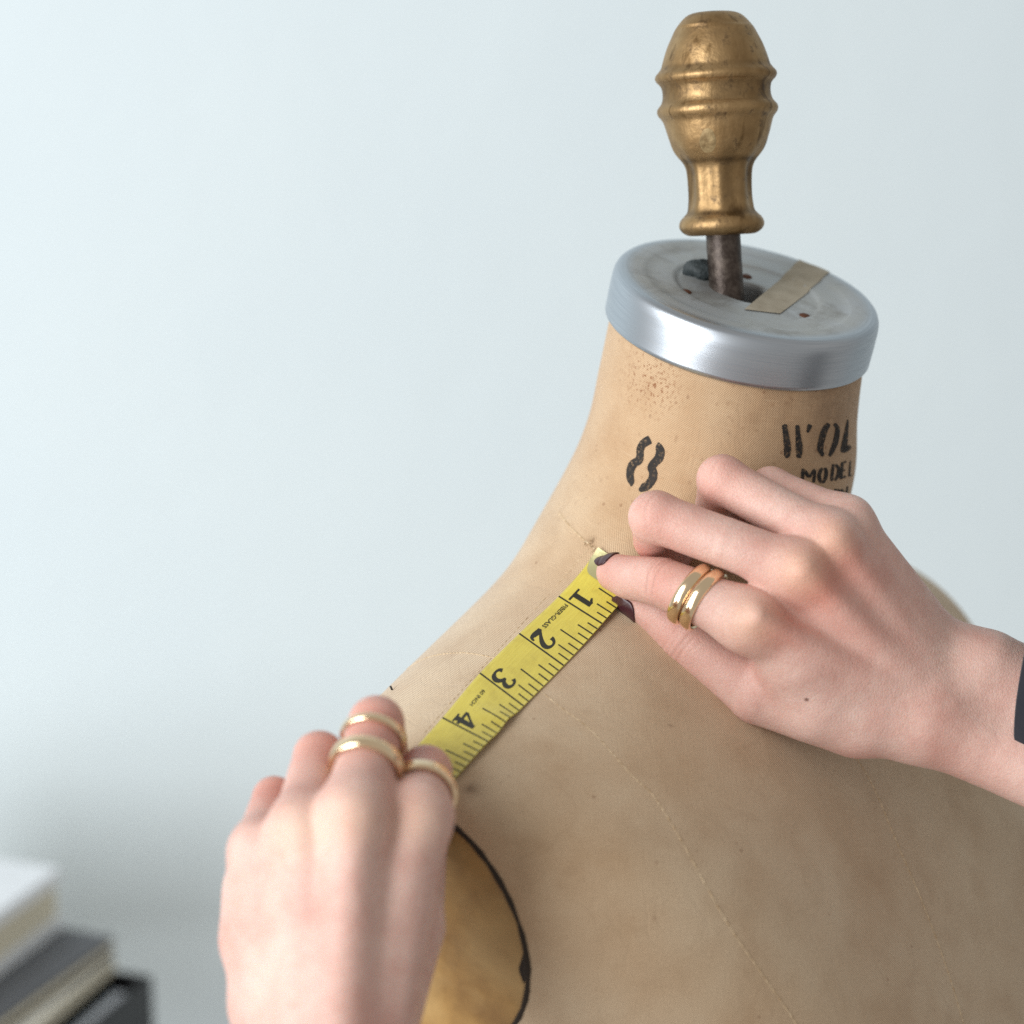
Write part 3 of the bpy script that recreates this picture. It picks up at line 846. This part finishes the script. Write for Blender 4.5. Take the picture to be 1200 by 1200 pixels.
# ---- skin
m = NT('skin'); ob = m.obj()
n1 = m.noise(ob, 38, 4, .6); n2 = m.noise(ob, 170, 4, .6); n3 = m.noise(ob, 900, 3, .6)
base = m.mix(m.ramp(n1, .35, .68), srgb(219, 186, 173), srgb(201, 157, 144))
base = m.mix(m.ramp(n2, .5, .75, 0, .35), base, srgb(198, 146, 132))
base = m.mix(m.math('MULTIPLY', m.attr('red'), .8), base, srgb(204, 128, 110))
base = m.mix(m.math('MULTIPLY', m.attr('pale'), .55), base, srgb(226, 192, 160))
lm = m.n('ShaderNodeMapping', {0: ob}); lm.inputs[2].default_value = (0.3, 0.9, 0.5); lm.inputs[3].default_value = (260, 1500, 600)
lines = m.noise(lm.outputs[0], 1.0, 3, .6)
base = m.mix(m.ramp(n3, .5, .75, 0, .22), base, srgb(176, 120, 104))
base = m.mix(m.ramp(lines, .55, .75, 0, .18), base, srgb(186, 134, 118))
base = m.mix(m.attr('mole'), base, srgb(96, 54, 40))
m.set(Base_Color=base, Roughness=m.ramp(n2, .3, .7, .42, .56))
m.b.inputs['Subsurface Weight'].default_value = 0.18
m.b.inputs['Subsurface Radius'].default_value = (1.0, .38, .22)
m.b.inputs['Subsurface Scale'].default_value = 0.0018
m.b.inputs['Specular IOR Level'].default_value = 0.38
vo = m.n('ShaderNodeTexVoronoi', {'Vector': ob, 'Scale': 850.0}, feature='DISTANCE_TO_EDGE')
m.bump(m.math('ADD', m.math('MULTIPLY', n2, 1.2), m.math('ADD', m.math('ADD', m.math('MULTIPLY', n3, .35), m.math('MULTIPLY', lines, .45)), m.math('MULTIPLY', m.ramp(vo.outputs[0], 0, .15), .3))), .32, .0008)
M_SKIN = m.m
m = NT('nail_polish'); m.set(Base_Color=srgb(62, 30, 36), Roughness=.3); M_NAILP = m.m
m = NT('ring_gold'); g_ = m.noise(m.obj(), 250, 3)
m.set(Base_Color=srgb(242, 217, 180), Metallic=1.0, Roughness=m.ramp(g_, .3, .7, .10, .2)); M_GOLD = m.m

def add_creases(hand, ch, ji, offs, depth=.34, sig=.34):
    a, b, c = ch[ji - 1][0], ch[ji][0], ch[ji + 1][0]
    d1, d2 = nrm(b - a), nrm(c - b); out = nrm(d1 - d2) if np.linalg.norm(d1 - d2) > .1 else np.array([0, -1.0, 0])
    ax = nrm(d1 + d2); out = nrm(out - ax * (out @ ax)); r = ch[ji][1]
    for k, o_ in enumerate(offs):
        hand.creases.append((b + ax * o_, nrm(ax + .07 * np.sin(k * 2.3) * np.cross(ax, out)), out, depth * (1 - .07 * abs(o_)), sig, r * 1.5))
def build_hand(hand, name, label, h, base, spots, moles=()):
    pts = np.array([q[0] for ch in hand.fingers + [hand.thumb] + list(hand.arm) for q in ch] + [q[0] for q in hand.palm] + [q[2] for q in hand.palm])
    V, Fc = surface_nets(hand, pts.min(0) - 27, pts.max(0) + 27, h)
    root = thing(name, label, 'hand', base)
    red = np.zeros(len(V)); pale = np.zeros(len(V)); mole = np.zeros(len(V))
    for c0, r, k, kind in spots:
        g = k * np.exp(-((V - c0) ** 2).sum(1) / (2 * r * r))
        if kind == 'red': red += g
        else: pale += g
    for c0, r in moles: mole += np.clip(1.6 - ((V - c0) ** 2).sum(1) / (r * r), 0, 1)
    mk('skin', V, Fc, M_SKIN, root, attrs={'red': np.clip(red, 0, 1), 'pale': np.clip(pale, 0, 1), 'mole': np.clip(mole, 0, .8)})
    return root
def walk(hand, q, dr, lo_, hi_):
    lo_ = np.full(len(q), float(lo_)); hi_ = np.full(len(q), float(hi_))
    for _ in range(14):
        mid_ = (lo_ + hi_) / 2; ins = hand(q + dr * mid_[:, None]) < 0
        lo_ = np.where(ins, mid_, lo_); hi_ = np.where(ins, hi_, mid_)
    return lo_
def nail(hand, root, tip, d, up, r, length, half=58, shift=0.0):
    """painted nail: a curved plate over the end of a finger"""
    d = nrm(d); up = nrm(np.asarray(up, float) - d * (np.asarray(up, float) @ d)); sd = np.cross(d, up)
    nu, nv = 17, 22; Q, R_, T_ = [], [], []
    for j in range(nv):
        t = j / (nv - 1); al = shift + r * .62 + (t - 1) * length + 1.3
        wdt = min(1, (1 - max(0, t - .62) ** 2 * 3.4)) * math.sqrt(max(.06, 1 - .92 * (max(0, .38 - t) / .38) ** 2))
        for i in range(nu):
            a = math.radians(half) * (i / (nu - 1) * 2 - 1) * wdt
            Q.append(tip + d * al); R_.append(nrm(up * math.cos(a) + sd * math.sin(a))); T_.append(t)
    Q, R_, T_ = np.array(Q), np.array(R_), np.array(T_)
    rad_ = np.maximum(walk(hand, Q, R_, 0, r * 1.7), r * (.86 - .25 * np.maximum(0, T_ - .75)))
    o = mk('fingernail', Q + R_ * (rad_ + .28)[:, None], grid_faces(nu, nv), M_NAILP, root)
    s = o.modifiers.new('thickness', 'SOLIDIFY'); s.thickness = .0006; s.offset = 0
    return o
def ring_band(hand, a, b, f, label, width=4.2, thick=1.5, tilt=(0, 0, 0), group=None, grow=.25):
    ax = nrm(b - a + np.asarray(tilt, float)); c0 = a + (b - a) * f
    _, s, t = frame_of(ax)
    n = 72; ang = np.linspace(0, 2 * np.pi, n, endpoint=False)
    R = walk(hand, np.repeat(c0[None], n, 0), np.cos(ang)[:, None] * s + np.sin(ang)[:, None] * t, 2.0, 13.0)
    rm = np.median(R); R = np.clip(R, rm * .8, rm * 1.12)
    z = np.fft.rfft(R); z[3:] = 0; R = np.fft.irfft(z, n) + grow   # smooth oval
    R = np.maximum(R, np.median(R) * .9)
    k = 14; V = []
    for q in range(k):
        p_ = 2 * np.pi * q / k
        dz = width / 2 * math.cos(p_) * (abs(math.cos(p_)) ** -.25 if abs(math.cos(p_)) > .01 else 1); dr_ = thick * (.45 + .55 * math.sin(p_)) if math.sin(p_) > 0 else thick * .45 * (1 + math.sin(p_) * .9)
        V.append(c0 + ax * dz + (np.cos(ang) * (R + dr_))[:, None] * s + (np.sin(ang) * (R + dr_))[:, None] * t)
    V = np.array(V); Fc = grid_faces(n, k, True)
    last = np.stack([(k - 1) * n + np.arange(n), (k - 1) * n + (np.arange(n) + 1) % n, (np.arange(n) + 1) % n, np.arange(n)], 1)
    o = mk('finger_ring', V.reshape(-1, 3), np.concatenate([Fc, last]), M_GOLD)
    tag(o, label, 'ring', group)
    return o

# ---- right hand: presses the end of the tape at the neck
idx = J((876, 727, 850, 10.5), (826, 703, 854, 9.6), (775, 682, 863, 8.9), (738, 677, 877, 8.0), (721, 671, 885, 7.0))
mid = J((934, 668, 849, 9.6), (850, 636, 854, 9.0), (768, 606, 862, 9.1), (768, 632, 880, 8.0), (792, 646, 890, 6.9))
rin = J((972, 632, 855, 9.2), (908, 597, 861, 8.5), (846, 562, 868, 8.6), (839, 590, 882, 7.4), (856, 610, 890, 6.4))
pin = J((992, 613, 866, 8.8), (903, 573, 876, 7.7), (892, 596, 886, 6.5), (906, 612, 893, 5.8))
thb = J((1000, 848, 876, 11.5), (888, 810, 876, 12.0), (805, 747, 881, 9.9), (776, 718, 885, 9.2), (745, 700, 889, 7.4))
wr = J((1072, 838, 876, 13), (1088, 815, 876, 13), (1100, 795, 879, 13), (1108, 778, 884, 12))
palm = []
for ch, w_ in zip((idx, mid, rin, pin), wr):
    palm.append((ch[0][0], ch[0][1], w_[0], w_[1]))
palm += [(thb[1][0], 11, wr[0][0], 14), (pt(930, 690, 864), 11, pt(1085, 800, 886), 13), (pt(985, 650, 872), 9.5, pt(1100, 775, 890), 11)]
arm = [J((1082, 842, 878, 15.5), (1160, 874, 878, 15.3), (1330, 940, 868, 18)), J((1108, 782, 884, 13.5), (1162, 792, 883, 15.2), (1320, 862, 874, 20))]
blobs = J((930, 780, 864, 12.5), (960, 826, 870, 13), (1010, 846, 874, 12.5), (1148, 780, 878, 10.8))
tendz = lambda a, b, r, o_: (pt(*a) - np.array([0, o_, 0]), pt(*b) - np.array([0, o_, 0]), r)
tend = [tendz((885, 722, 846), (1060, 812, 874), 3.4, 7.6), tendz((938, 668, 847), (1075, 800, 874), 3.4, 7.4), tendz((975, 632, 854), (1090, 785, 877), 3.0, 7.2)]
HR = Hand([idx, mid, rin, pin], thb, palm, arm, blobs, tend)
def skin_at(hand, u, v, D0=780.0):
    d = nrm(pt(u, v, 1000.0)); t = np.array([D0]);
    for _ in range(80): t = t + np.clip(hand((d * t[:, None])), -3, 8) * .8
    return d * t[0]
add_creases(HR, idx, 2, (-3.4, -1.7, -.2, 1.5, 3.4), .8, .42); add_creases(HR, idx, 3, (-.9, .8), .22)
add_creases(HR, mid, 2, (-5, -2.6, -.6, 1.6, 3.6), .4, .42); add_creases(HR, rin, 2, (-4, -1.8, .4, 2.6), .36, .42)
add_creases(HR, thb, 2, (-3.5, -1.2, 1.0, 3.2), .3)
spots = [(pt(905, 745, 838), 6, .6, 'red'), (pt(962, 690, 838), 8, .7, 'red'), (pt(1000, 650, 845), 7, .5, 'red'), (idx[2][0] - [0, 8, 0], 6, .5, 'red'), (mid[2][0] - [0, 8, 0], 7, .35, 'red'), (mid[3][0], 10, 1.0, 'red'), (rin[2][0], 9, .5, 'red'), (idx[4][0], 7, .5, 'red'),
         (thb[2][0], 9, .4, 'red'), (pt(960, 700, 845), 16, .35, 'red'), (idx[0][0] - [0, 9, 0], 6, .9, 'pale'), (mid[0][0] - [0, 9, 0], 6, .9, 'pale'), (rin[0][0] - [0, 9, 0], 5, .8, 'pale'),
         (pt(1100, 850, 842), 14, .3, 'red')]
hand_r = build_hand(HR, 'hand', 'right hand with gold rings pressing the tape end against the neck', 0.62, arm[0][2][0], spots, [(skin_at(HR, 945, 820), .75)])
nail(HR, hand_r, idx[4][0], np.array([-.8, .55, -.05]), np.array([-.55, .08, .82]), 7.0, 8.0, half=48, shift=.8)
nail(HR, hand_r, thb[4][0], thb[4][0] - thb[3][0], np.array([-.25, -.38, -.9]), 7.3, 11.5, half=56, shift=.6)
a, b = idx[0][0], idx[2][0]
ring_band(HR, a, b, .50, 'chunky gold ring on the right index finger, nearer the knuckle of the hand', 4.7, 2.5, (0, 0, 7))
ring_band(HR, a, b, .648, 'chunky gold ring on the right index finger, nearer the fingertip', 4.7, 2.5, (0, 0, 7))
# dark cuff of the sleeve
m = NT('dark_cuff'); ob = m.obj(); m.set(Base_Color=srgb(24, 28, 38), Roughness=.9); m.b.inputs['Sheen Weight'].default_value = .2
m.bump(m.noise(ob, 400, 3), .4, .001); M_CUFF = m.m
ca, cb = pt(1216, 792, 882), pt(1500, 840, 846)
axc = nrm(cb - ca); _, s_, t_ = frame_of(axc, (0, 0, 1))
ang = np.linspace(0, 2 * np.pi, 64, endpoint=False); V = []
prof_c = [(0.0, 0.96), (-.6, 1.0), (0, 1.03), (8, 1.04), (22, 1.07), (40, 1.12), (70, 1.18), (110, 1.3), (160, 1.42), (220, 1.5), (280, 1.55)]
for z_, k_ in prof_c:
    w_ = 1 + .025 * np.sin(3 * ang + z_ * .1) + .015 * np.sin(7 * ang + z_ * .2)
    V.append(ca + axc * z_ + (np.cos(ang) * 27 * k_ * w_)[:, None] * s_ + (np.sin(ang) * 37 * k_ * w_)[:, None] * t_)
o = mk('sleeve_cuff', np.concatenate(V), grid_faces(64, len(prof_c), True), M_CUFF, hand_r)
o['label'] = 'dark navy sleeve cuff'
so = o.modifiers.new('thickness', 'SOLIDIFY'); so.thickness = .002

# ---- left hand: holds the tape at the shoulder point, near the lens
idx = J((488, 957, 768, 10.6), (499, 904, 797, 8.7), (499, 912, 812, 7.6), (492, 922, 820, 6.6))
mid = J((414, 955, 757, 10.6), (441, 848, 786, 8.9), (450, 868, 810, 7.8), (456, 890, 822, 6.8))
rin = J((354, 972, 763, 10), (374, 887, 793, 8.4), (384, 902, 814, 7.3), (392, 926, 824, 6.4))
pin = J((304, 996, 771, 8.6), (321, 935, 797, 7.0), (334, 946, 814, 6.2), (345, 965, 820, 5.6))
thb = J((440, 1200, 762, 12.5), (482, 1090, 790, 10.5), (493, 1000, 808, 8.8), (506, 948, 814, 7.2))
wr = J((425, 1270, 750, 13), (392, 1270, 741, 13), (362, 1270, 744, 13), (340, 1265, 752, 12))
palm = []
for ch, w_ in zip((idx, mid, rin, pin), wr):
    palm.append((ch[0][0], ch[0][1], w_[0], w_[1]))
palm += [(thb[1][0], 10, wr[0][0], 13), (pt(420, 980, 775), 11, pt(390, 1260, 762), 14), (pt(320, 1030, 782), 10, pt(340, 1250, 768), 12)]
arm = [J((415, 1290, 750, 15.5), (420, 1400, 735, 15.5), (440, 1560, 715, 20)), J((355, 1290, 750, 14.5), (360, 1400, 735, 16), (370, 1560, 715, 20))]
blobs = J((478, 1060, 784, 10.5), (303, 1045, 778, 11), (303, 1105, 778, 12.5), (318, 1180, 772, 13.5))
tend = [tendz((418, 955, 757), (396, 1260, 741), 4.2, 6.8), tendz((488, 955, 768), (420, 1260, 750), 3.6, 7.2), tendz((357, 972, 762), (368, 1260, 744), 3.4, 6.6)]
HL = Hand([idx, mid, rin, pin], thb, palm, arm, blobs, tend)
spots = [(q[1][0] - [0, 5, 0], 8, .8, 'red') for q in (idx, mid, rin, pin)] + [(q[0][0] - [0, 9, 0], 6, .7, 'pale') for q in (idx, mid, rin)]
hand_l = build_hand(HL, 'hand', 'blurred left hand with gold rings holding the tape at the shoulder', 0.85, arm[0][2][0], spots)
ring_band(HL, idx[0][0], idx[1][0], .48, 'gold ring on the left index finger, beside the yellow tape', 5.0, 2.2)
ring_band(HL, mid[0][0], mid[1][0], .54, 'broad gold ring low on the left middle finger', 5.0, 2.2)
ring_band(HL, mid[0][0], mid[1][0], .84, 'thin gold ring on the knuckle of the left middle finger', 3.0, 1.4)
# ================================================================== pile of books by the wall
HD = math.radians(19.5)
e1 = wdir2c(np.array([math.sin(HD), math.cos(HD), 0])); e2 = wdir2c(np.array([-math.cos(HD), math.sin(HD), 0])); eZ = Z
def mat_plain(name, c_, rough=.6, amp=.12):
    m = NT(name); n_ = m.noise(m.obj(), 60, 4)
    d_ = tuple(q * (1 - amp) for q in c_[:3]) + (1,)
    m.set(Base_Color=m.mix(m.ramp(n_, .3, .7), c_, d_), Roughness=rough); m.bump(n_, .1, .001)
    return m.m
def mat_pages(name, c_):
    m = NT(name); mp = m.n('ShaderNodeMapping', {0: m.obj()}); mp.inputs[3].default_value = (6, 6, 1500)
    n_ = m.noise(mp.outputs[0], 1.0, 3)
    m.set(Base_Color=m.mix(m.ramp(n_, .35, .65), c_, tuple(q * .72 for q in c_[:3]) + (1,)), Roughness=.9); m.bump(n_, .4, .001)
    return m.m
M_PAGES = mat_pages('book_pages', srgb(236, 229, 206))
def boxv(corner, l1, l2, h, bev=0.6):
    """a bevelled slab from its far right lower corner, running towards the lens (l1) and left (l2)"""
    bm = bmesh.new(); bmesh.ops.create_cube(bm, size=1.0)
    for v in bm.verts: v.co = Vector(((v.co.x + .5) * l1, (v.co.y + .5) * l2, (v.co.z + .5) * h))
    bmesh.ops.bevel(bm, geom=bm.edges[:], offset=bev, segments=2, affect='EDGES')
    v = np.array([q.co[:] for q in bm.verts]); f = [[q.index for q in fc.verts] for fc in bm.faces]; bm.free()
    return corner - v[:, :1] * e1 + v[:, 1:2] * e2 + v[:, 2:] * eZ, f
def book(corner, l1, l2, thick, cmat, label, cov=2.4, over=3.5, pages=None, rot=0.0):
    global e1, e2
    h_ = HD + math.radians(rot)                       # each book lies a little askew
    e1 = wdir2c(np.array([math.sin(h_), math.cos(h_), 0])); e2 = wdir2c(np.array([-math.cos(h_), math.sin(h_), 0]))
    t = thing('book', label, 'book', corner)
    V, Fc = [], []
    for z0 in (0, thick - cov):
        v, f = boxv(corner + eZ * z0, l1, l2, cov); Fc += [[i + len(V) for i in q] for q in f]; V += v.tolist()
    v, f = boxv(corner + e2 * (l2 - cov) + eZ * (cov + .05), l1, cov, thick - 2 * cov - .1); Fc += [[i + len(V) for i in q] for q in f]; V += v.tolist()
    mk('cover', V, Fc, cmat, t, smooth=False)
    v, f = boxv(corner - e1 * over + e2 * over + eZ * (cov + .1), l1 - 2 * over, l2 - cov - over - .2, thick - 2 * cov - .2, .4)
    mk('pages', v, f, pages or M_PAGES, t, smooth=False)
    e1 = wdir2c(np.array([math.sin(HD), math.cos(HD), 0])); e2 = wdir2c(np.array([-math.cos(HD), math.sin(HD), 0]))
    return t
DB = 1500.0
c0 = pt(71, 1017, DB)
h1, h2, h2b, h3, h4 = 40.0, 11.0, 11.0, 28.0, 36.0
M_W = mat_plain('white_cover', srgb(236, 240, 244), .35, .05); M_K = mat_plain('charcoal_cover', srgb(52, 52, 52), .6); M_G = mat_plain('grey_cover', srgb(96, 98, 102), .7)
M_B = mat_plain('black_cover', srgb(24, 24, 26), .5); M_T = mat_plain('teal_cover', srgb(60, 84, 88), .6)
b1 = c0 - eZ * h1
book(b1, 210, 160, h1, M_W, 'thick white book on top of the blurred pile', 9.0, 2.5)
b2 = c0 - eZ * (h1 + h2 + .5) - e2 * 36
book(b2, 240, 190, h2, M_G, 'thin grey book directly under the white book', 3.0, 1.0, rot=3.0)
b2b = c0 - eZ * (h1 + h2 + h2b + .8) - e2 * 38 - e1 * 3
book(b2b, 236, 190, h2b, mat_plain('cream_cover', srgb(232, 228, 214), .6), 'thin cream paperback between the grey and charcoal books', 1.2, .6, rot=-2.0)
ZT = -(h1 + h2 + h2b + 1.2)
b3 = c0 + eZ * (ZT - h3) - e2 * 17 - e1 * 8
book(b3, 230, 180, h3, M_K, 'charcoal book with cream pages, second from the bottom of the pile', 4.0, 4.0)
b4 = b3 - eZ * (h4 + .5) + e2 * 5
book(b4, 240, 190, h4, M_B, 'black book at the bottom of the blurred pile', 4.0, 4.0)
# narrow black box standing beside the lower books
HB = h3 + h4 + .3
bc = c0 + eZ * (ZT - HB) - e2 * 61.5
bx = thing('storage_box', 'black open storage box beside the lower books', 'box', bc)
for nm, (o1, o2, l1, l2, hh, z0) in {'side_panel': (0, 0, 240, 3, HB, 0), 'side_panel_': (0, 41, 240, 3, HB, 0), 'end_panel': (0, 3.1, 3, 37.8, HB, 0), 'end_panel_': (237, 3.1, 3, 37.8, HB, 0), 'bottom_panel': (3.1, 3.1, 233.8, 37.8, 3, .2)}.items():
    v, f = boxv(bc - e1 * o1 + e2 * o2 + eZ * z0, l1, l2, hh, .5); mk(nm.rstrip('_'), v, f, M_B, bx, smooth=False)
mc = bc + eZ * 4 + e2 * 12 - e1 * 12
M_MAG = mat_plain('magazine_paper', srgb(196, 200, 206), .5)
mgz = thing('magazine', 'pale magazine standing inside the black storage box', 'magazine', mc)
v, f = boxv(mc, 200, 8, HB - 12, .5); mk('pages', v, f, M_MAG, mgz, smooth=False)
v, f = boxv(mc + e2 * 8.2, 202, 1.0, HB - 11, .2); mk('cover', v, f, M_T, mgz, smooth=False)
